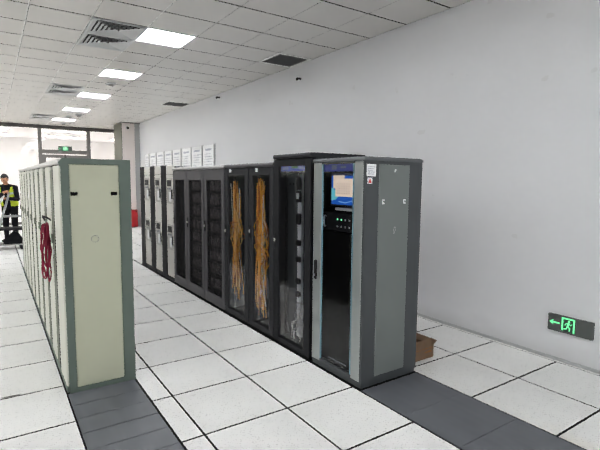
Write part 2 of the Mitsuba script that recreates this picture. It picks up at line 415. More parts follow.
# glass partition
tag('wall_back', 'floor to ceiling glass partition in grey frames at the far end', 'glass partition', kind='structure')
def mull(x0, x1, z0=0, z1=H, m='m_alu'): add('wall_back__mullion', bx(x0, x1, YF - .05, YF + .05, z0, z1, .006), m)
add('wall_back__header', bx(XL, WX, YF - .05, YF + .05, H - .11, H), 'm_alu_dark')
for x0, x1 in ((-3.2, -3.1), (-1.7, -1.6), (-.25, -.15), (1.36, 1.465), (2.866, 2.98)): mull(x0, x1, 0, H - .11)
mull(3.82, 4.04, 0, H - .11, 'm_olive')
add('wall_back__transom', bx(1.465, 2.866, YF - .05, YF + .05, 2.40, 2.53, .006), 'm_alu')
def pane(key, x0, x1, z0, z1): add(key, quad_xz(YF, x0, x1, z0, z1), 'm_glass')
for x0, x1 in ((XL, -3.2), (-3.1, -1.7), (-1.6, -.25), (-.15, 1.36), (2.98, 3.82)):
    add('wall_back__bottom_rail', bx(x0, x1, YF - .04, YF + .04, 0, .08), 'm_alu')
    pane('wall_back__pane', x0, x1, .08, H - .11)
pane('wall_back__pane', 1.465, 2.866, 2.53, H - .11)
for n, (x0, x1, hx) in enumerate(((1.47, 2.135, 2.08), (2.195, 2.861, 2.25))):
    d = f'door_{n + 1}'
    tag(d, ('left' if n == 0 else 'right') + ' leaf of the glazed double door in the glass partition', 'door', kind='structure')
    add(d + '__frame', frame_xz(YF - .03, YF + .03, x0, x1, .01, 2.36, .1, .2, .1), 'm_alu')
    add(d + '__pane', quad_xz(YF, x0 + .1, x1 - .1, .21, 2.26), 'm_glass')
    add(d + '__handle', tube([(hx, YF - .03, .85), (hx, YF - .08, .88), (hx, YF - .08, 1.32), (hx, YF - .03, 1.35)], .014), 'm_chrome', 40)
mull(2.135, 2.195, 0, 2.36, 'm_alu_dark')

# bright room beyond the glass
NY = YF + 6.0
tag('wall_beyond', 'bright white room seen through the glass partition', 'wall', kind='structure')
add('wall_beyond__end', bx(XL - 3, WX + 6, NY, NY + .1, -.1, H + .1), 'm_nextwall')
add('wall_beyond__side', bx(WX + 5.9, WX + 6, YF + .1, NY, -.1, H + .1), 'm_nextwall')
add('wall_beyond__return', bx(WX + .12, WX + 6, YF - .1, YF + .1, -.1, H + .1), 'm_nextwall')
add('floor_beyond', bx(XL - 3, WX + 6, YF + .1, NY, -.1, 0), 'm_nextwall'); tag('floor_beyond', 'white floor of the bright room beyond the glass', 'floor', kind='structure')
add('ceiling_beyond', bx(XL - 3, WX + 6, YF + .1, NY, H, H + .1), 'm_nextwall'); tag('ceiling_beyond', 'white ceiling of the bright room beyond the glass', 'ceiling', kind='structure')
for a in range(4):  # panels put in so the walls beyond come out bright white
    for b in range(2):
        x, y = -2.6 + a * 2.6, YF + 1.6 + b * 2.6
        t = thing('added_room_light', 'added ceiling light panel that brightens the room beyond the glass', 'ceiling light', 'added ceiling lights beyond the glass')
        add(t + '__frame', bx(x - .62, x + .62, y - .32, y + .32, H - .03, H), 'm_frame_white')
        add(t + '__diffuser', quad((x - .6, y - .3, H - .032), (x - .6, y + .3, H - .032), (x + .6, y + .3, H - .032), (x + .6, y - .3, H - .032)), 'm_white', emitter=lamp_of([LAMP_NEXT * 1.07, LAMP_NEXT * .98, LAMP_NEXT * .92]))

# ------------------------------------------------------------------ exit signs
def running_man(s):
    """pictogram of height s in a doorway: (door frame, man)"""
    d = unary_union([sbox(0, 0, .13, 1), sbox(.0, .87, .95, 1), sbox(.82, -.06, .95, 1)])
    def limb(pts, w): 
        from shapely.geometry import LineString
        return LineString(pts).buffer(w, quad_segs=3)
    from shapely.geometry import Point
    man = unary_union([Point(.53, .74).buffer(.085), limb([(.50, .62), (.44, .36)], .075), limb([(.49, .60), (.66, .50), (.74, .58)], .038), limb([(.49, .60), (.32, .58), (.26, .44)], .038),
                       limb([(.44, .36), (.60, .26), (.58, .06)], .048), limb([(.43, .36), (.36, .18), (.19, .14)], .048)])
    return affinity.scale(d, s, s, origin=(0, 0)), affinity.scale(man, s, s, origin=(0, 0))
GREEN = [0.13, 0.62, 0.24]
def arrow(w, h): return Polygon([(0, h / 2), (w * .42, h), (w * .36, h * .64), (w, h * .64), (w, h * .36), (w * .36, h * .36), (w * .42, 0)])
t = thing('exit_sign', 'dark grey exit sign with green arrow and running man, low on the right wall', 'exit sign')
sw, sh, sz = .366, .146, .266
add(t + '__plate', on_wall_x(extr(rounded(0, sw, 0, sh, .008), .022), WX, 1.995, sz), 'm_sign')
add(t + '__pictogram_field', on_wall_x(extr(sbox(.112, .016, .228, .136), .0012), WX - .022, 1.995, sz), 'm_field')
A = affinity.translate(arrow(.088, .052), .012, .05)
add(t + '__arrow', on_wall_x(extr(A, .001), WX - .022, 1.995, sz), 'm_green', emitter=lamp_of(GREEN))
D, M = running_man(.115)
add(t + '__doorway', on_wall_x(extr(affinity.translate(D, .116, .022), .001), WX - .0235, 1.995, sz), 'm_green', emitter=lamp_of(GREEN))
add(t + '__running_man', on_wall_x(extr(affinity.translate(M, .116, .022), .001), WX - .0235, 1.995, sz), 'm_green', emitter=lamp_of(GREEN))
t = thing('exit_sign', 'small green exit sign above the glass double door', 'exit sign')
sx0, sz0, sw, sh = 1.955, 2.50, .42, .16
add(t + '__plate', on_wall_y(extr(rounded(0, sw, 0, sh, .01), .03), YF - .05, sx0, sz0), 'm_green')
for a in (0.0, sw - .11): add(t + '__end_panel', on_wall_y(extr(sbox(a + .004, .006, a + .106, sh - .006), .002), YF - .08, sx0, sz0), 'm_sign')
add(t + '__arrow', on_wall_y(extr(affinity.translate(arrow(.07, .06), .02, .05), .002), YF - .082, sx0, sz0), 'm_green', emitter=lamp_of(GREEN))
D, M = running_man(.125)
add(t + '__running_man', on_wall_y(extr(affinity.translate(unary_union([D, M]), .15, .018), .002), YF - .08, sx0, sz0), 'm_green', emitter=lamp_of([.5, 1.0, .6]))

# ------------------------------------------------------------------ posters on the wall
pl = [9.224, 9.905, 10.6, 11.3, 11.99, 12.67, 13.41, 14.13, 14.62]
ordn = ['nearest', 'second', 'third', 'fourth', 'fifth', 'sixth', 'seventh', 'farthest']
for k in range(8):
    y0, y1 = pl[k] + .012, pl[k + 1] - .006
    t = thing('wall_notice_board', f'{ordn[k]} white notice board of the row on the right wall, counted from the camera', 'notice board', 'white notice boards on the right wall')
    add(t + '__sheet', bx(WX - .018, WX, y0 + .03, y1 - .01, 1.42, 2.32), 'm_paper')
    add(t + '__edge_strip', bx(WX - .035, WX, y0 - .005, y0 + .03, 1.41, 2.33, .003), 'm_greypaint')
    add(t + '__edge_strip', bx(WX - .022, WX, y1 - .01, y1 + .002, 1.41, 2.33, .003), 'm_greypaint')
    lines = [bx(WX - .0192, WX - .017, y0 + .16, y1 - .14, 2.20, 2.245)]
    for r in range(11):
        z = 2.12 - r * .058
        lines.append(bx(WX - .0192, WX - .017, y0 + .1 + R.random() * .12, y1 - .08, z, z + .016))
    add(t + '__print', cat_(lines), 'm_print')

# ------------------------------------------------------------------ left row of beige cabinets
cab_label = ['nearest beige cabinet of the left row, with the green-grey framed end panel', 'second beige cabinet of the left row, with the red cords on its door', 'third beige cabinet of the left row from the camera',
             'fourth beige cabinet of the left row from the camera', 'fifth beige cabinet of the left row from the camera', 'sixth beige cabinet of the left row from the camera', 'seventh beige cabinet of the left row from the camera',
             'eighth beige cabinet of the left row from the camera', 'farthest beige cabinet of the left row, beside the office chair']
CH = 1.655
door_mesh = None
for k in range(9):
    y0 = LY + .022 + .6 * k; y1 = y0 + .597
    t = thing('beige_cabinet', cab_label[k], 'cabinet', 'beige cabinets in the left row')
    add(t + '__body', bx(LX + .034, LB, y0, y1, .0, CH, .004), 'm_cab_body')
    add(t + '__bottom_rail', bx(LX - .002, LX + .034, y0, y1, 0, .04, .003), 'm_cab_frame')
    add(t + '__recess_panel', bx(LX + .003, LX + .034, y0 + .445, y1 - .008, .045, CH - .04, .002), 'm_cab_edge')
    add(t + '__gap_shade', bx(LX + .005, LX + .034, y0 + .365, y0 + .444, .045, CH - .004), 'm_black')  # black strip set in for the shade of the gap beside the door
    add(t + '__post', bx(LX + .022, LX + .034, y0 + .002, y1 - .002, .041, CH - .002), 'm_black')
    # door: panel with rounded long edges
    prof, ya, yb = [], y0 + .004, y0 + .36
    for a in np.linspace(0, math.pi / 2, 5): prof.append((LX + .016 * (1 - math.sin(a)), ya + .016 * (1 - math.cos(a))))
    for a in np.linspace(math.pi / 2, 0, 5): prof.append((LX + .016 * (1 - math.sin(a)), yb - .016 * (1 - math.cos(a))))
    prof += [(LX + .032, yb), (LX + .032, ya)]
    d = extr(Polygon(prof), CH - .012 - .045); d.apply_translation((0, 0, .045))
    add(t + '__door', d, 'm_cab_door', 40)
    hy = y1 - .07
    add(t + '__recess_panel__handle', bx(LX - .012, LX + .005, hy - .02, hy + .02, 1.04, 1.11, .004), 'm_cab_edge')
    add(t + '__recess_panel__lock', bx(LX - .004, LX + .005, hy - .02, hy + .02, .95, .985, .002), 'm_chrome')
    if 2 <= k <= 5: add(t + '__recess_panel__vent_slots', cat_([bx(LX + .0005, LX + .0035, y0 + .49, y0 + .55, .80 + q * .055, .83 + q * .055) for q in range(6)]), 'm_black')
    if k > 0: add(t + '__door__label', bx(LX - .001, LX + .002, yb - .08, yb - .03, 1.30, 1.345), 'm_paper')
    add(t + '__back_door', bx(LB, LB + .012, y0 + .03, y1 - .03, .06, CH - .05, .003), 'm_black')
    cap = extr(rounded(-.002, LB - LX + .004, -.004, .034, .014), y1 - y0 - .002)
    cap.apply_transform(np.array([[1, 0, 0, LX - .002], [0, 0, 1, y0 + .001], [0, 1, 0, CH], [0, 0, 0, 1]])); cap.fix_normals()
    add(t + '__top_cap', cap, 'm_cab_cap', 40)
    if k == 0:
        fo = Polygon([(LX + .012, 0), (LB + .004, 0), (LB + .004, 1.692), (LX + .025, 1.692), (LX + .002, 1.668), (LX + .002, 1.645), (LX + .012, 1.635)])
        fi = sbox(.447, .035, .778, 1.652)
        e = extr(fo.difference(fi), .028); e.apply_transform(np.array([[1, 0, 0, 0], [0, 0, 1, LY - .008], [0, 1, 0, 0], [0, 0, 0, 1]])); e.fix_normals()
        add(t + '__end_frame', e, 'm_cab_frame')
        add(t + '__end_panel', bx(.4475, .7775, LY, LY + .022, .0355, 1.6515, .003), 'm_cab_panel')
        add(t + '__end_panel__latch', bx(.452, .497, LY - .004, LY + .002, 1.432, 1.457, .002), 'm_matte_black')
        add(t + '__end_panel__latch', bx(.718, .763, LY - .004, LY + .002, 1.432, 1.457, .002), 'm_matte_black')
        ang = np.linspace(0, 2 * math.pi, 20, endpoint=False)
        add(t + '__end_panel__ring_mark', tube(np.stack([.602 + .026 * np.cos(ang), np.full(20, LY), 1.118 + .024 * np.sin(ang)], 1), .0022, 6, True), 'm_cab_body', True)

# red cords hung on the second cabinet's handle
t = thing('red_cord_bundle', 'bundle of dark red looped cords hanging from a handle of the left cabinets', 'cords')
hy = 4.16
add(t + '__hook', tube(smooth_path([(LX + .004, hy + .02, 1.21), (LX - .03, hy + .01, 1.235), (LX - .06, hy - .03, 1.25), (LX - .05, hy - .06, 1.22)], 5), .007, 6), 'm_cable_black', True)
for k in range(7):
    top = 1.21 - R.random() * .06; L = [.46, .30, .38, .44, .25, .33, .41, .20, .36][k]
    w = .016 + R.random() * .016; xo = LX - .045 + R.uniform(-.02, .012); yo = hy - .05 + R.uniform(-.05, .05)
    pts = []
    for a in np.linspace(0, 2 * math.pi, 26, endpoint=False):
        q = (1 - math.cos(a)) / 2
        pts.append((xo + w * math.sin(a) * (.5 + .5 * q) + .007 * math.sin(q * 9 + k), yo + .035 * math.sin(a + k), top - L * q))
    add(t + '__cord', tube(pts, .0055, 7, True), 'm_red_cord', True)

# loop of thin cable by the foot of the end cabinet
ang = np.linspace(-.6, math.pi + .6, 18)
t = add('cable_loop', tube(np.stack([LB + .012 + .028 * np.sin(ang), np.full(18, 3.66), .20 + .05 * np.cos(ang)], 1), .004, 6), 'm_cable_black', True)
tag(t, 'thin dark cable loop low on the back of the nearest beige cabinet', 'cable')
t = add('thin_stick', tube([(-.015, 3.706, .005), (.04, 3.703, .006), (.097, 3.70, .005)], .004, 6), 'm_alu', True)
tag(t, 'thin grey stick lying on a white floor tile left of the beige cabinets', 'stick')

# ------------------------------------------------------------------ right row of racks
def wire_mesh(x, y0, y1, z0, z1, pitch=.014, r=.0011):
    ms = [bx(x - .001, x + .001, y - r, y + r, z0, z1) for y in np.arange(y0 + pitch / 2, y1, pitch)]
    return cat_(ms + [bx(x + .001, x + .003, y0, y1, z - r, z + r) for z in np.arange(z0 + pitch / 2, z1, pitch)])

def rack(label, y0, y1, h, frame, trim, glass, stile=.075, top=.09, bot=.1, x0=FX, name='server_rack', cap=True, handle='m_chrome', hz=.92, hy=None, solid=False):
    t = thing(name, label, 'server rack', 'racks in the right row')
    bx0 = x0 + .034
    add(t + '__body', cat_(bx(bx0, BX - .02, y0, y0 + .02, .022, h - .02), bx(bx0, BX - .02, y1 - .02, y1, .022, h - .02), bx(BX - .02, BX, y0, y1, .022, h - .02), bx(bx0, BX - .02, y0 + .02, y1 - .02, .022, .05),
                           bx(bx0, BX - .02, y0 + .02, y1 - .02, h - .04, h - .02)), frame)
    add(t + '__plinth', bx(x0 + .004, BX - .01, y0, y1, 0, .022), 'm_matte_black')
    add(t + '__door', frame_yz(x0, x0 + .03, y0 + .003, y1 - .003, .024, h - .024, stile, bot, top, .004), frame)
    if glass == 'mesh': labels[add(t + '__door__wire_mesh', wire_mesh(x0 + .013, y0 + stile, y1 - stile, .05 + bot, h - .022 - top), 'm_black')] = {'kind': 'stuff'}
    else: add(t + '__door__glass', quad_yz(x0 + .013, y0 + stile, y1 - stile, .05 + bot, h - .022 - top), glass)
    hy = y1 - stile / 2 if hy is None else hy
    add(t + '__door__handle', bx(x0 - .012, x0 + .001, hy - .011, hy + .011, hz - .07, hz + .06, .004), 'm_black')
    if handle == 'm_chrome': add(t + '__door__lock', bx(x0 - .016, x0 - .011, hy - .012, hy + .012, hz - .02, hz + .012, .003), 'm_cable_white')
    if cap:
        c = extr(rounded(x0 - .008, BX + .004, -.02, .022, .017), y1 - y0 - .002)
        c.apply_transform(np.array([[1, 0, 0, 0], [0, 0, 1, y0 + .001], [0, 1, 0, h], [0, 0, 0, 1]])); c.fix_normals()
        add(t + '__top_cap', c, trim, 40)
    for yy in (y0 + .03, y1 - .06):
        add(t + '__rail', bx(x0 + .12, x0 + .15, yy, yy + .03, .07, h - .04), 'm_inside')
    return t

# E, F, G: grey framed doors with smoked glass
ORD = ['lowest', 'second from the bottom', 'third from the bottom', 'fourth from the bottom', 'fourth from the top', 'third from the top', 'second from the top', 'topmost']
def servers(y0, y1, which):
    for k in range(8):
        z = .2 + k * .172
        s = thing('server_unit', f'{ORD[k]} dark server unit in the {which}', 'server', f'server units in the {which}')
        add(s + '__chassis', bx(FX + .07, FX + .5, y0 + .085, y1 - .085, z, z + .15), 'm_server')
        add(s + '__bezel', bx(FX + .05, FX + .07, y0 + .082, y1 - .082, z + .004, z + .146, .004), 'm_server_face')
        a = (y1 - y0 - .17) / 3
        for q in range(3): add(s + '__bay', bx(FX + .045, FX + .051, y0 + .085 + a * q + .008, y0 + .085 + a * (q + 1) - .008, z + .02, z + .13, .003), 'm_server')
tG = rack('grey framed server rack next to the black racks, its dark units showing through the door', 4.80, 5.40, 1.70, 'm_rack_grey', 'm_rack_trim', 'mesh', .075, .13, .12, hz=.98)
servers(4.80, 5.40, 'nearest grey framed rack')
tF = rack('middle one of the three grey framed server racks', 5.41, 6.01, 1.70, 'm_rack_grey', 'm_rack_trim', 'mesh', .075, .13, .12, hz=.98)
servers(5.41, 6.01, 'middle grey framed rack')
tE = rack('grey framed server rack next to the pale cabinets, plain dark behind its door', 6.02, 6.57, 1.70, 'm_rack_grey', 'm_rack_trim', 'mesh', .075, .13, .12, hz=.98, handle='m_black')
add(tE + '__blank_panel', bx(FX + .07, FX + .075, 6.09, 6.5, .18, 1.54), 'm_inside')

# C, D: black frames, cables behind glass
tC = rack('black rack with the thick orange cable bundle, next to the taller black rack', 3.69, 4.19, 1.70, 'm_rack_dark', 'm_rack_grey', 'm_glass', .075, .075, .055, hz=1.03)
tD = rack('black rack with thinner tangled orange cables, next to the grey framed racks', 4.20, 4.79, 1.70, 'm_rack_dark', 'm_rack_grey', 'm_glass', .085, .075, .055, hz=.98)
add(tC + '__door__label', bx(FX - .002, FX + .001, 4.0, 4.045, 1.635, 1.672), 'm_paper')
add(tD + '__door__label', bx(FX - .002, FX + .001, 4.60, 4.655, 1.635, 1.672), 'm_paper')
def cables(y0, y1, yc, n, which, spread, zlow):
    for k in range(n):
        rr = random.Random(100 + k + int(y0 * 100))
        off, ph = rr.gauss(0, spread), rr.uniform(0, 6.28)
        z1, z0 = rr.uniform(1.38, 1.58), rr.uniform(zlow, zlow + .35)
        pts = []; w = rr.uniform(.01, .03); f = rr.uniform(3, 9); xo = rr.uniform(.035, .07)
        for s in np.linspace(0, 1, 12):
            z = z1 + (z0 - z1) * s
            fan = .55 + .5 * abs(s - .45)
            yy = yc + off * fan + w * math.sin(f * s + ph) + rr.uniform(-.008, .008) - .02 * s
            pts.append((FX + xo + .015 * math.sin(4 * s + ph), min(max(yy, y0 + .1), y1 - .09), z))
        if k % 3 == 2:      # a slack loop
            for s in range(4, 8): pts[s] = (pts[s][0] - .01, min(max(pts[s][1] + .13 * math.sin((s - 3) * .8) * rr.choice((-1, 1)), y0 + .09), y1 - .09), pts[s][2] + rr.uniform(-.05, .05))
        m = rr.choices(['m_orange', 'm_orange_pale', 'm_orange_dark', 'm_cable_white'], [6, 3, 4, 1.5])[0]
        t = add('patch_cable', tube(smooth_path(pts, 4), rr.uniform(.0035, .005), 6), m, True)
        tag(t, f'yellow or orange cable hanging {which}', 'cable', f'cables {which}')
cables(3.69, 4.19, 4.03, 46, 'behind the glass of the nearer cable rack', .06, .14)
cables(4.20, 4.79, 4.575, 34, 'behind the glass of the farther cable rack', .065, .2)

# B: tall black rack with open interior behind clear glass
tB = rack('tall black rack with clear glass door, second from the near end', 3.08, 3.68, 1.765, 'm_rack_black', 'm_rack_dark', 'm_dark_glass', .085, .06, .04, hz=1.0, x0=FX - .005)
add(tB + '__reflection_strip', bx(FX + .02, FX + .03, 3.17, 3.59, 1.635, 1.685), 'm_blue')  # blue strip painted in for a reflection in the door glass
add(tB + '__reflection_strip__print', cat_(bx(FX + .018, FX + .021, 3.46, 3.56, 1.645, 1.672), bx(FX + .018, FX + .021, 3.22, 3.30, 1.65, 1.678)), 'm_blue_light')  # paler blotches of that reflection
add(tB + '__reflection_strip__green_blotch', bx(FX + .018, FX + .021, 3.31, 3.41, 1.66, 1.682), 'm_green')  # green blotch of the same reflection
add(tB + '__blank_panel', bx(FX + .12, FX + .13, 3.41, 3.64, .1, 1.62), 'm_side_frame')
for yy in (3.47, 3.53): add(tB + '__blank_panel__hole', bx(FX + .117, FX + .121, yy + .04, yy + .06, 1.51, 1.53), 'm_matte_black')
add(tB + '__power_rail', bx(FX + .07, FX + .1, 3.32, 3.385, .12, 1.62, .004), 'm_rail')
for q, z in enumerate((1.47, 1.36, 1.16, .97, .82, .62, .5)):
    s = thing('power_plug', f'black plug on the grey rail inside the tall black rack', 'plug', 'plugs in the tall black rack')
    add(s + '__body', bx(FX + .04, FX + .07, 3.31, 3.37, z, z + (.1 if q < 3 else .05), .008), 'm_black')
    if q == 1: add(s + '__tag', bx(FX + .035, FX + .04, 3.315, 3.35, z + .03, z + .08), 'm_paper')
pts = [(FX + .09, 3.2 + .02 * math.sin(a), 1.3 + .16 * math.cos(a)) for a in np.linspace(0, 6, 20)]
t = add('coiled_cord', tube(smooth_path([(FX + .05, 3.33, 1.63), (FX + .045, 3.31, 1.60), (FX + .045, 3.36, 1.585), (FX + .04, 3.30, 1.575)], 6), .009, 7), 'm_cable_black', True)  # coiled black power cord at the top of the rail
tag(t, 'coiled black power cord at the top of the grey rail in the tall rack', 'cord')
for k in range(8):
    rr = random.Random(k + 900); yc = rr.uniform(3.2, 3.3)
    pts = [(FX + rr.uniform(.035, .065), min(3.56, max(3.19, yc + s * .022 + rr.gauss(0, .035))), .46 - s * .05 + rr.gauss(0, .02)) for s in range(7)]
    pts.append((FX + .06, pts[-1][1] + .03, .085))
    t = add('loose_cable', tube(smooth_path(pts, 5), .0035, 6), ['m_cable_white', 'm_greypaint', 'm_alu'][k % 3], True)
    tag(t, 'loose white cable tangled at the bottom of the tall black rack', 'cable', 'white cables in the tall rack')

# H, I, J: pale cabinets in dark frames
for n, (y0, y1, lb) in enumerate(((6.58, 7.14, 'nearest of the three pale cabinets at the far end of the right row'), (7.15, 7.74, 'middle one of the three pale cabinets at the far end of the right row'), (7.75, 8.34, 'farthest of the three pale cabinets, at the end of the right row'))):
    t = thing('pale_cabinet', lb, 'cabinet', 'pale cabinets in the right row')
    h = 1.765; ym = y1 - .25
    add(t + '__body', bx(FX + .03, BX, y0, y1, .0, h - .02, .004), 'm_rack_black')
    add(t + '__post', bx(FX, FX + .03, ym, y1, .0, h, .006), 'm_rack_black')
    add(t + '__plinth', bx(FX + .01, FX + .03, y0, ym, 0, .07), 'm_black')
    add(t + '__top_panel', bx(FX + .004, FX + .03, y0 + .004, ym - .002, h - .14, h - .004, .004), 'm_cream')
    for q, (za, zb) in enumerate(((.93, h - .144), (.075, .925))):
        d = add(t + '__door', bx(FX + .004, FX + .03, y0 + .004, ym - .002, za, zb, .004), 'm_cream')
        hgt = zb - za; yc = (y0 + ym) / 2
        add(d + '__control_panel', bx(FX + .001, FX + .005, yc - .12, yc + .13, zb - .43, zb - .05, .001), 'm_cream_dark')
        add(d + '__display', bx(FX - .003, FX + .002, yc - .08, yc + .1, zb - .17, zb - .08, .002), 'm_black')
        add(d + '__button_row', cat_([bx(FX - .003, FX + .002, yc - .08 + b * .05, yc - .055 + b * .05, zb - .22, zb - .195, .001) for b in range(4)]), 'm_print_dark')
        add(d + '__card', bx(FX - .001, FX + .002, yc - .1, yc + .02, zb - .4, zb - .25), 'm_paper')
        add(d + '__handle', bx(FX - .014, FX + .005, y0 + .02, y0 + .045, zb - .36, zb - .22, .004), 'm_black')

# A: near rack with display
t = thing('display_rack', 'near dark grey rack with a lit screen behind its black glass door', 'server rack', 'racks in the right row')
ya, yb, h = 2.42, 3.05, 1.706
add(t + '__body', cat_(bx(FX + .045, BX - .02, ya + .03, ya + .05, .05, h - .02), bx(FX + .045, BX - .02, yb - .02, yb, .05, h - .02), bx(BX - .02, BX, ya + .03, yb, .05, h - .02), bx(FX + .045, BX - .02, ya + .05, yb - .02, .05, .07)), 'm_matte_black')
add(t + '__plinth', bx(FX + .012, BX, ya + .012, yb, 0, .05, .003), 'm_side_frame')
side = sbox(FX + .004, .04, BX, h - .005).difference(sbox(2.334, .075, 2.655, h - .03))
e = extr(side, .03); e.apply_transform(np.array([[1, 0, 0, 0], [0, 0, 1, ya], [0, 1, 0, 0], [0, 0, 0, 1]])); e.fix_normals()
add(t + '__side_frame', e, 'm_side_frame')
add(t + '__side_panel', bx(2.3345, 2.6545, ya - .004, ya + .028, .0755, h - .0305, .004), 'm_side_panel')
for x in (2.382, 2.604):
    add(t + '__side_panel__latch', bx(x - .014, x + .014, ya - .009, ya - .003, 1.385, 1.42, .002), 'm_paper')
    add(t + '__side_panel__latch_core', bx(x - .006, x + .006, ya - .012, ya - .008, 1.396, 1.409), 'm_black')
add(t + '__side_panel__stud', bx(2.49, 2.502, ya - .008, ya - .003, 1.622, 1.645, .002), 'm_paper')
ang = np.linspace(0, 2 * math.pi, 18, endpoint=False)
add(t + '__side_panel__ring_mark', tube(np.stack([2.503 + .009 * np.cos(ang) + .004 * np.sin(ang), np.full(18, ya - .004), 1.186 + .026 * np.sin(ang)], 1), .0025, 6, True), 'm_rack_trim', True)
cap = trimesh.convex.convex_hull(np.array([(x, y, z) for z, o in ((h - .006, 0), (h + .007, 0), (h + .018, .006), (h + .024, .02)) for x in (FX - .006 + o, BX + .003 - o) for y in (ya - .006 + o, yb)]))
add(t + '__top_cap', cap, 'm_cap_a')
d = t + '__door'
add(d, cat_(bx(FX, FX + .02, yb - .115, yb - .004, .05, h - .008, .006), bx(FX, FX + .02, ya + .02, ya + .122, .05, h - .008, .006)), 'm_silver')
add(d + '__bottom_rail', bx(FX + .002, FX + .02, ya + .122, yb - .115, .05, .075), 'm_side_frame')
add(d + '__top_rail', bx(FX + .002, FX + .02, ya + .122, yb - .115, h - .022, h - .008), 'm_side_frame')
for yy in (ya + .126, yb - .126): add(d + '__edge_strip', bx(FX + .002, FX + .014, yy, yy + .007, .075, h - .022), 'm_teal')
add(d + '__glass', quad_yz(FX + .012, ya + .134, yb - .127, .075, h - .022), 'm_black_glass')
add(d + '__handle', bx(FX - .016, FX + .002, yb - .072, yb - .04, .74, .90, .006), 'm_black')
add(d + '__handle__keyhole', bx(FX - .018, FX - .015, yb - .062, yb - .05, .765, .785), 'm_chrome')
add(d + '__print', cat_([bx(FX + .0085, FX + .0105, 2.60 + q * .0125, 2.6105 + q * .0125 - .002 * (q % 3), .118, .127) for q in range(18)]), 'm_print_dark')
add(t + '__reflection_strip', bx(FX + .03, FX + .04, ya + .09, yb - .09, 1.625, 1.684), 'm_blue')  # stands for a lit blue reflection, put into the strip as colour
add(t + '__reflection_strip__print', cat_(bx(FX + .028, FX + .031, ya + .25, ya + .31, 1.65, 1.665), bx(FX + .028, FX + .031, ya + .36, ya + .42, 1.64, 1.675)), 'm_blue_light')  # lighter spots within the painted reflection
add(t + '__inner_liner', bx(FX + .04, FX + .05, ya + .06, yb - .03, .08, 1.15), 'm_matte_black')
add(t + '__side_frame__paper_label', bx(2.213, 2.303, ya - .002, ya + .001, 1.588, 1.675), 'm_paper')
add(t + '__side_frame__paper_label_print', cat_([bx(2.222, 2.292 - .012 * (q % 3), ya - .0028, ya - .0018, 1.654 - q * .013, 1.659 - q * .013) for q in range(5)]), 'm_print')
add(t + '__side_frame__warning_label', bx(2.222, 2.268, ya - .002, ya + .001, 1.535, 1.578), 'm_paper')
tri = extr(Polygon([(0, 0), (.036, 0), (.018, .034)]), .001)
add(t + '__side_frame__warning_mark', on_wall_y(tri, ya - .002, 2.227, 1.54), 'm_red_label')
# screen
s = thing('console_screen', 'lit screen with beige windows on a blue desktop, behind the near rack glass', 'monitor')
sx = FX + .026
add(s + '__bezel', bx(sx, sx + .03, ya + .09, ya + .43, 1.358, 1.622, .004), 'm_inside')
def patch(key, poly, col, lift, em):
    add(key, on_wall_x(extr(poly, .0006), sx - lift, ya + .415, 1.37), 'm_matte_black', emitter=lamp_of([v * em for v in srgb(*col)]))
W_, H_ = .31, .24
SC = 1.1
patch(s + '__desktop', sbox(0, 0, W_, H_), (30, 84, 168), .0, SC)
patch(s + '__desktop_glow', Polygon([(0, .03), (.05, .035), (.085, .06), (.07, .09), (.03, .12), (0, .13)]), (96, 178, 190), .0012, SC)
patch(s + '__desktop_swirl', Polygon([(.09, .02), (.17, .012), (.25, .03), (.255, .036), (.17, .02), (.095, .028)]), (110, 160, 220), .0012, SC)
patch(s + '__desktop_top', sbox(0, .222, W_, H_), (40, 44, 58), .0012, SC)
patch(s + '__back_window', sbox(.022, .125, .16, .226), (214, 196, 176), .0022, SC)
patch(s + '__front_window', sbox(.05, .062, .28, .2), (222, 204, 184), .0032, SC)
patch(s + '__window_text', unary_union([sbox(.07 + a * .028, .085 + b * .018, .086 + a * .028, .091 + b * .018) for a in range(6) for b in range(5)]), (150, 132, 122), .0042, SC)
k = thing('keyboard_drawer', 'pale keyboard drawer edge just below the lit screen in the near rack', 'keyboard drawer')
add(k + '__tray', bx(FX + .03, FX + .3, ya + .08, ya + .37, 1.322, 1.346, .003), 'm_frame_white')
add(k + '__front_edge', bx(FX + .022, FX + .03, ya + .08, ya + .365, 1.324, 1.345, .002), 'm_frame_white')
k = thing('console_unit', 'black rack unit with green lamps and a metal grip below the screen', 'rack unit')
add(k + '__chassis', bx(FX + .05, FX + .4, ya + .06, yb - .05, 1.16, 1.30), 'm_inside')
add(k + '__face', bx(FX + .035, FX + .05, ya + .06, yb - .045, 1.158, 1.302, .003), 'm_rack_black')
for yy in (yb - .135,):
    add(k + '__grip', tube(smooth_path([(FX + .036, yy, 1.27), (FX + .02, yy, 1.265), (FX + .02, yy, 1.195), (FX + .036, yy, 1.19)], 5), .006, 7), 'm_rail', True)
for r in range(2):
    for q in range(5):
        on = r == 0 and q in (3, 4)
        add(k + '__lamp', bx(FX + .031, FX + .036, ya + .145 + q * .048, ya + .160 + q * .048, 1.245 - r * .055, 1.260 - r * .055, .002), 'm_green' if on else 'm_rail', **({'emitter': lamp_of([.3, 1.2, .6])} if on else {}))

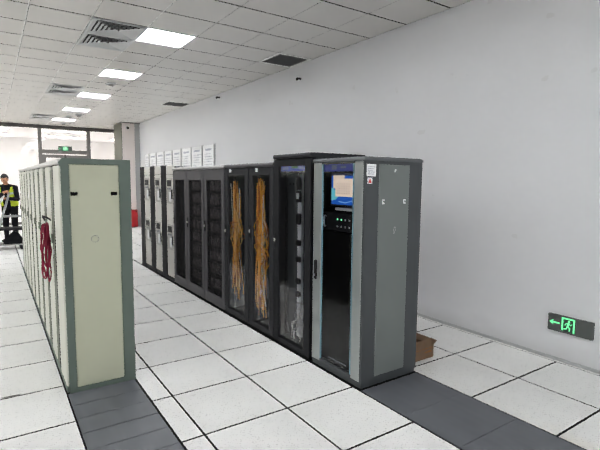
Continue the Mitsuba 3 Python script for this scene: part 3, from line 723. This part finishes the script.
# ------------------------------------------------------------------ cardboard box
t = thing('cardboard_box', 'open brown cardboard box on the floor behind the near dark rack', 'box')
x0, x1, y0, y1, hh = 2.86, 3.19, 2.56, 2.84, .11
add(t + '__body', cat_(bx(x0, x1, y0, y0 + .005, 0, hh), bx(x0, x1, y1 - .005, y1, 0, hh), bx(x0, x0 + .005, y0 + .005, y1 - .005, 0, hh), bx(x1 - .005, x1, y0 + .005, y1 - .005, 0, hh), bx(x0 + .005, x1 - .005, y0 + .005, y1 - .005, 0, .005)), 'm_card')
def flap(p0, p1, d, th=.004):
    p0, p1, d = map(np.array, (p0, p1, d)); n = np.cross(p1 - p0, d); n = n / np.linalg.norm(n) * th
    q = [p0, p1, p1 + d * .98 + (p0 - p1) * .04, p0 + d + (p1 - p0) * .04]
    return trimesh.convex.convex_hull(np.array(q + [v + n for v in q]))
add(t + '__flap', flap((x1, y0 + .004, hh), (x1, y1 - .02, hh), (.05, -.01, .03)), 'm_card')
add(t + '__flap', flap((x0, y1, hh), (x1 - .01, y1, hh), (.0, .06, .05)), 'm_card')
add(t + '__flap', flap((x0, y0, hh), (x1 - .035, y0, hh), (.0, -.012, .075)), 'm_card')
add(t + '__printed_mark', bx(x1 - .11, x1 - .03, y0 - .001, y0 + .001, .055, .065), 'm_orange_dark')
add(t + '__tape', bx(x0 + .01, x1 - .002, y0 - .001, y0 + .001, .09, .093), 'm_orange_dark')

# ------------------------------------------------------------------ red extinguisher case by the pier
t = thing('extinguisher_case', 'red fire extinguisher case standing at the foot of the far pier', 'extinguisher case')
x0, x1, y0, y1 = 3.66, 3.85, 14.97, 15.16
add(t + '__case', bx(x0, x1, y0, y1, 0.03, .57, .012), 'm_red')
add(t + '__base', bx(x0 + .008, x1 - .008, y0 + .008, y1 - .008, 0, .03), 'm_black')
add(t + '__grip', tube(smooth_path([(x0 + .03, y0 + .1, .568), (x0 - .02, y0 + .06, .605), (x0 - .09, y0 + .04, .605), (x0 - .1, y0 + .04, .57)], 5), .014, 8), 'm_black', True)
add(t + '__door_panel', bx(x0 + .02, x1 - .02, y0 - .004, y0 + .002, .06, .54, .002), 'm_red')
add(t + '__label', bx(x0 + .13, x0 + .16, y0 - .006, y0 - .003, .50, .54), 'm_black')

# ------------------------------------------------------------------ tube cart at the far left
def cart(cx, cy):
    t = thing('tube_cart', 'chrome tube cart with a black shelf and slanted grip before the person in the vest', 'cart')
    P = lambda x, y, z: (cx + x, cy + y, z)
    for s in (-1, 1):
        y = .2 * s
        add(t + '__grip_tube', tube(smooth_path([P(-.02, y, .11), P(.0, y, .30), P(.05, y, .47), P(.18, y, .90), P(.27, y, 1.22)], 5), .017, 8), 'm_chrome', True)
        add(t + '__side_tube', tube(smooth_path([P(-.28, y, .11), P(.2, y, .11), P(.50, y, .11), P(.54, y, .15), P(.53, y, .30), P(.50, y, .68), P(.47, y, .715), P(.2, y, .72), P(.13, y, .72)], 5), .014, 8), 'm_chrome', True)
        for x in (-.2, .46):
            add(t + '__caster_stem', tube([P(x, y, .055), P(x, y, .10)], .012, 8), 'm_chrome', True)
            c = trimesh.creation.cylinder(radius=.045, height=.03, sections=18); c.apply_transform(trimesh.transformations.rotation_matrix(math.pi / 2, (1, 0, 0))); c.apply_translation(P(x, y, .045))
            add(t + '__caster', c, 'm_black', 40)
    add(t + '__cross_tube', tube([P(.27, -.2, 1.22), P(.27, .2, 1.22)], .017, 8), 'm_chrome', True)
    for x in (-.28, .50): add(t + '__cross_tube', tube([P(x, -.2, .11), P(x, .2, .11)], .014, 8), 'm_chrome', True)
    add(t + '__shelf', bx(cx - .3, cx + .50, cy - .185, cy + .185, .42, .475, .012), 'm_black')
    b = trimesh.convex.convex_hull(np.array([P(x, y, z) for y in (-.15, .15) for x, z in ((.12, .127), (.46, .127), (.48, .22), (.40, .36), (.32, .38), (.16, .22))]))
    g = add('dark_bag', b, 'm_trousers', 25); tag(g, 'dark bag lying low on the chrome tube cart', 'bag')
    add(t + '__deck', bx(cx - .27, cx + .49, cy - .18, cy + .18, .112, .126, .003), 'm_alu')
cart(.03, 11.75)

# ------------------------------------------------------------------ people
def hull_sph(a, ra, b, rb, n=20):
    return m3d.Manifold.batch_hull([m3d.Manifold.sphere(ra, n).translate(list(a)), m3d.Manifold.sphere(rb, n).translate(list(b))])
def body_mesh(chains, edge=.02, it=10):
    M = m3d.Manifold.batch_boolean([hull_sph(p[0], p[1], q[0], q[1]) for c in chains for p, q in zip(c[:-1], c[1:])], m3d.OpType.Add).refine_to_length(edge)
    q = M.to_mesh(); m = trimesh.Trimesh(q.vert_properties[:, :3], q.tri_verts)
    trimesh.smoothing.filter_taubin(m, iterations=it); return m
def ell(c, r, sub=3):
    m = trimesh.creation.icosphere(subdivisions=sub); m.apply_scale(r); m.apply_translation(c); return m
def person(loc, rotz, label, vest, sit_lean, hands, sc=1.0, head_down=.35, mirror=1):
    """local frame: faces -y, x to its left; hands: targets of (right x<0, left x>0)"""
    t = thing('person', label, 'person')
    Mx = trimesh.transformations.translation_matrix(loc) @ trimesh.transformations.rotation_matrix(rotz, (0, 0, 1)) @ np.diag([sc, sc, sc, 1])
    def put(key, m, mt, smooth=True):
        if not isinstance(m, trimesh.Trimesh):
            q = m.to_mesh(); m = trimesh.Trimesh(q.vert_properties[:, :3], q.tri_verts)
        m = m.copy(); m.apply_transform(Mx); add(t + '__' + key, m, mt, smooth)
    L = sit_lean
    hip, chest, neck = np.array([0, 0, .92]), np.array([0, -.10 * L, 1.27]), np.array([0, -.17 * L, 1.45])
    head = np.array([0, -.20 * L - .05, 1.60])
    sh = [np.array([s * .19, -.13 * L, 1.38]) for s in (-1, 1)]
    elb, hnd = [], []
    for s, H_t in zip((-1, 1), hands):
        H_t = np.array(H_t); S = sh[0 if s < 0 else 1]
        d = H_t - S; D = np.linalg.norm(d); a = .30
        mid = (S + H_t) / 2; off = math.sqrt(max(a * a - (D / 2) ** 2, .0005))
        n = np.array([s * .55, .35, -.75]); n -= d / D * (n @ d / D); n /= np.linalg.norm(n)
        elb.append(mid + n * off); hnd.append(H_t)
    # legs (trousers)
    legs = []
    for s in (-1, 1):
        legs.append([((s * .09, 0, .93), .105), ((s * .11, -.015, .50), .07), ((s * .115, .015, .11), .052)])
    legs.append([((-.08, 0, .95), .11), ((.08, 0, .95), .11)])
    put('trousers', body_mesh(legs), 'm_trousers')
    # jacket: torso and sleeves
    tor = [[((-.075, 0, .92), .115), (chest + [-.09, 0, 0], .115), (sh[0] + [.04, 0, -.02], .075)], [((.075, 0, .92), .115), (chest + [.09, 0, 0], .115), (sh[1] + [-.04, 0, -.02], .075)],
           [(chest + [-.09, 0, 0], .115), (chest + [.09, 0, 0], .115)], [((-.07, 0, .92), .115), ((.07, 0, .92), .115)], [(sh[0], .062), (neck + [0, .0, -.02], .062), (sh[1], .062)], [(chest, .12), (neck, .06)]]
    for i in (0, 1):
        w = elb[i] + (hnd[i] - elb[i]) * .86
        tor.append([(sh[i], .066), (elb[i], .05), (w, .036)])
    put('jacket', body_mesh(tor), 'm_cloth')
    # shoes
    for s in (-1, 1): put('shoe', body_mesh([[((s * .115, .02, .05), .048), ((s * .12, -.09, .042), .042), ((s * .125, -.15, .035), .034)]], .02, 4), 'm_shoe')
    # head
    Rh = trimesh.transformations.rotation_matrix(head_down, (1, 0, 0))
    hd = ell((0, 0, 0), (.075, .092, .112), 4)
    v = hd.vertices
    low = np.clip(-v[:, 2] / .11, 0, 1); v[:, 0] *= 1 - .28 * low; v[:, 1] -= .012 * low
    nose = np.exp(-((v[:, 0] / .013) ** 2 + ((v[:, 2] + .015) / .022) ** 2)) * (v[:, 1] < 0); v[:, 1] -= .02 * nose
    brow = np.exp(-((v[:, 2] - .012) / .012) ** 2) * np.exp(-(v[:, 0] / .05) ** 2) * (v[:, 1] < 0); v[:, 1] += .006 * brow * (1 - nose)
    chin = np.exp(-((v[:, 0] / .03) ** 2 + ((v[:, 2] + .1) / .02) ** 2)) * (v[:, 1] < 0.02); v[:, 1] -= .012 * chin
    hd.vertices = v
    ears = [ell((s * .077, .006, -.01), (.010, .020, .032), 2) for s in (-1, 1)]
    nk = body_mesh([[(neck - head, .05), ((0, .01, -.06), .052)]], .015, 4)
    hair = ell((0, .012, .022), (.083, .099, .108), 4); v = hair.vertices
    cut = np.where(v[:, 1] < -.03, .058, np.where(v[:, 1] < .02, .02, -.06)); v[:, 2] = np.maximum(v[:, 2], cut)
    v[:, :2] *= np.where(v[:, 2] <= cut + 1e-6, .86, 1.0)[:, None]; v += (meshkit.noise(v * 60)[:, None] - .5) * .012; hair.vertices = v
    G = trimesh.transformations.translation_matrix(head) @ Rh
    def hp(m): m = m.copy(); m.apply_transform(G); return m
    nk2 = nk.copy(); nk2.apply_translation(head)
    put('head', cat_(hp(hd), *[hp(e) for e in ears], nk2), 'm_skin')
    put('hair', hp(hair), 'm_hair')
    for s in (-1, 1):
        put('eye', hp(ell((s * .030, -.083, .006), (.011, .007, .0055), 2)), 'm_eye')
    put('mouth', hp(ell((0, -.088, -.056), (.022, .008, .006), 2)), 'm_lip')
    # hands
    for i, s in enumerate((-1, 1)):
        w = elb[i] + (hnd[i] - elb[i]) * .84; d = hnd[i] - elb[i]; d /= np.linalg.norm(d)
        inn = np.array([-s, 0, 0.0]); inn -= d * (inn @ d); inn /= np.linalg.norm(inn); dn = np.cross(d, inn) * s
        dn = dn if dn[2] < 0 else -dn
        ch = [[(w, .026), (hnd[i], .03)], [(hnd[i] - inn * .02, .018), (hnd[i] + inn * .025, .018)]]
        for f, (o, ln) in enumerate(((-.032, .055), (-.011, .07), (.011, .075), (.032, .068))):
            b = hnd[i] + inn * o + d * .03
            ch.append([(b, .0105), (b + d * ln * .5 + dn * .006, .0095), (b + d * ln * .75 + dn * .03, .0085), (b + d * ln * .7 + dn * .05, .0075)])
        th = hnd[i] + inn * .03
        ch.append([(th, .014), (th + inn * .03 + d * .025, .011), (th + inn * .03 + d * .058, .009)])
        put('hand', body_mesh(ch, .006, 4), 'm_skin')
    if vest:
        vm = body_mesh([[((-.078, 0, .96), .124), (chest + [-.092, 0, 0], .125), (sh[0] + [.055, 0, -.01], .078)], [((.078, 0, .96), .124), (chest + [.092, 0, 0], .125), (sh[1] + [-.055, 0, -.01], .078)],
                        [(chest + [-.09, 0, 0], .125), (chest + [.09, 0, 0], .125)], [((-.07, 0, .96), .124), ((.07, 0, .96), .124)]])
        # open neckline and front: keep faces outside a V
        c = vm.triangles_center
        keep = ~((np.abs(c[:, 0]) < .085 + np.clip(c[:, 2] - 1.15, 0, 1) * .10) & (c[:, 1] < -.04 * L))
        vm.update_faces(keep); vm.remove_unreferenced_vertices()
        put('vest', vm, 'm_vest')
        c = vm.triangles_center
        for z in (1.08, 1.24):
            b = vm.copy(); b.update_faces(np.abs(c[:, 2] - z) < .025); b.remove_unreferenced_vertices(); b.vertices += b.vertex_normals * .004
            put('vest_band', b, 'm_vest_band')
    return t, Mx, hnd
tp, Mx, hnd = person((.34, 13.1, 0), math.radians(-28), 'person in dark clothes and a yellow safety vest looking down at papers', True, .7, ((-.16, -.42, 1.12), (.10, -.40, 1.12)), .955, .45)
pm = np.array([[-.26, -.56, 1.03], [.10, -.56, 1.03], [.10, -.40, 1.19], [-.26, -.40, 1.19]])
sheet = trimesh.convex.convex_hull(np.vstack([pm, pm + [0, 0, .004]])); sheet.apply_transform(Mx)
t = add('paper_sheets', sheet, 'm_paper'); tag(t, 'white sheets of paper held by the person in the yellow vest', 'papers')
person((-.12, 12.25, 0), math.radians(80), 'person in a black jacket at the left edge, reaching towards the papers', False, .6, ((-.12, -.36, 1.25), (.12, -.34, 1.27)), .97, .3)
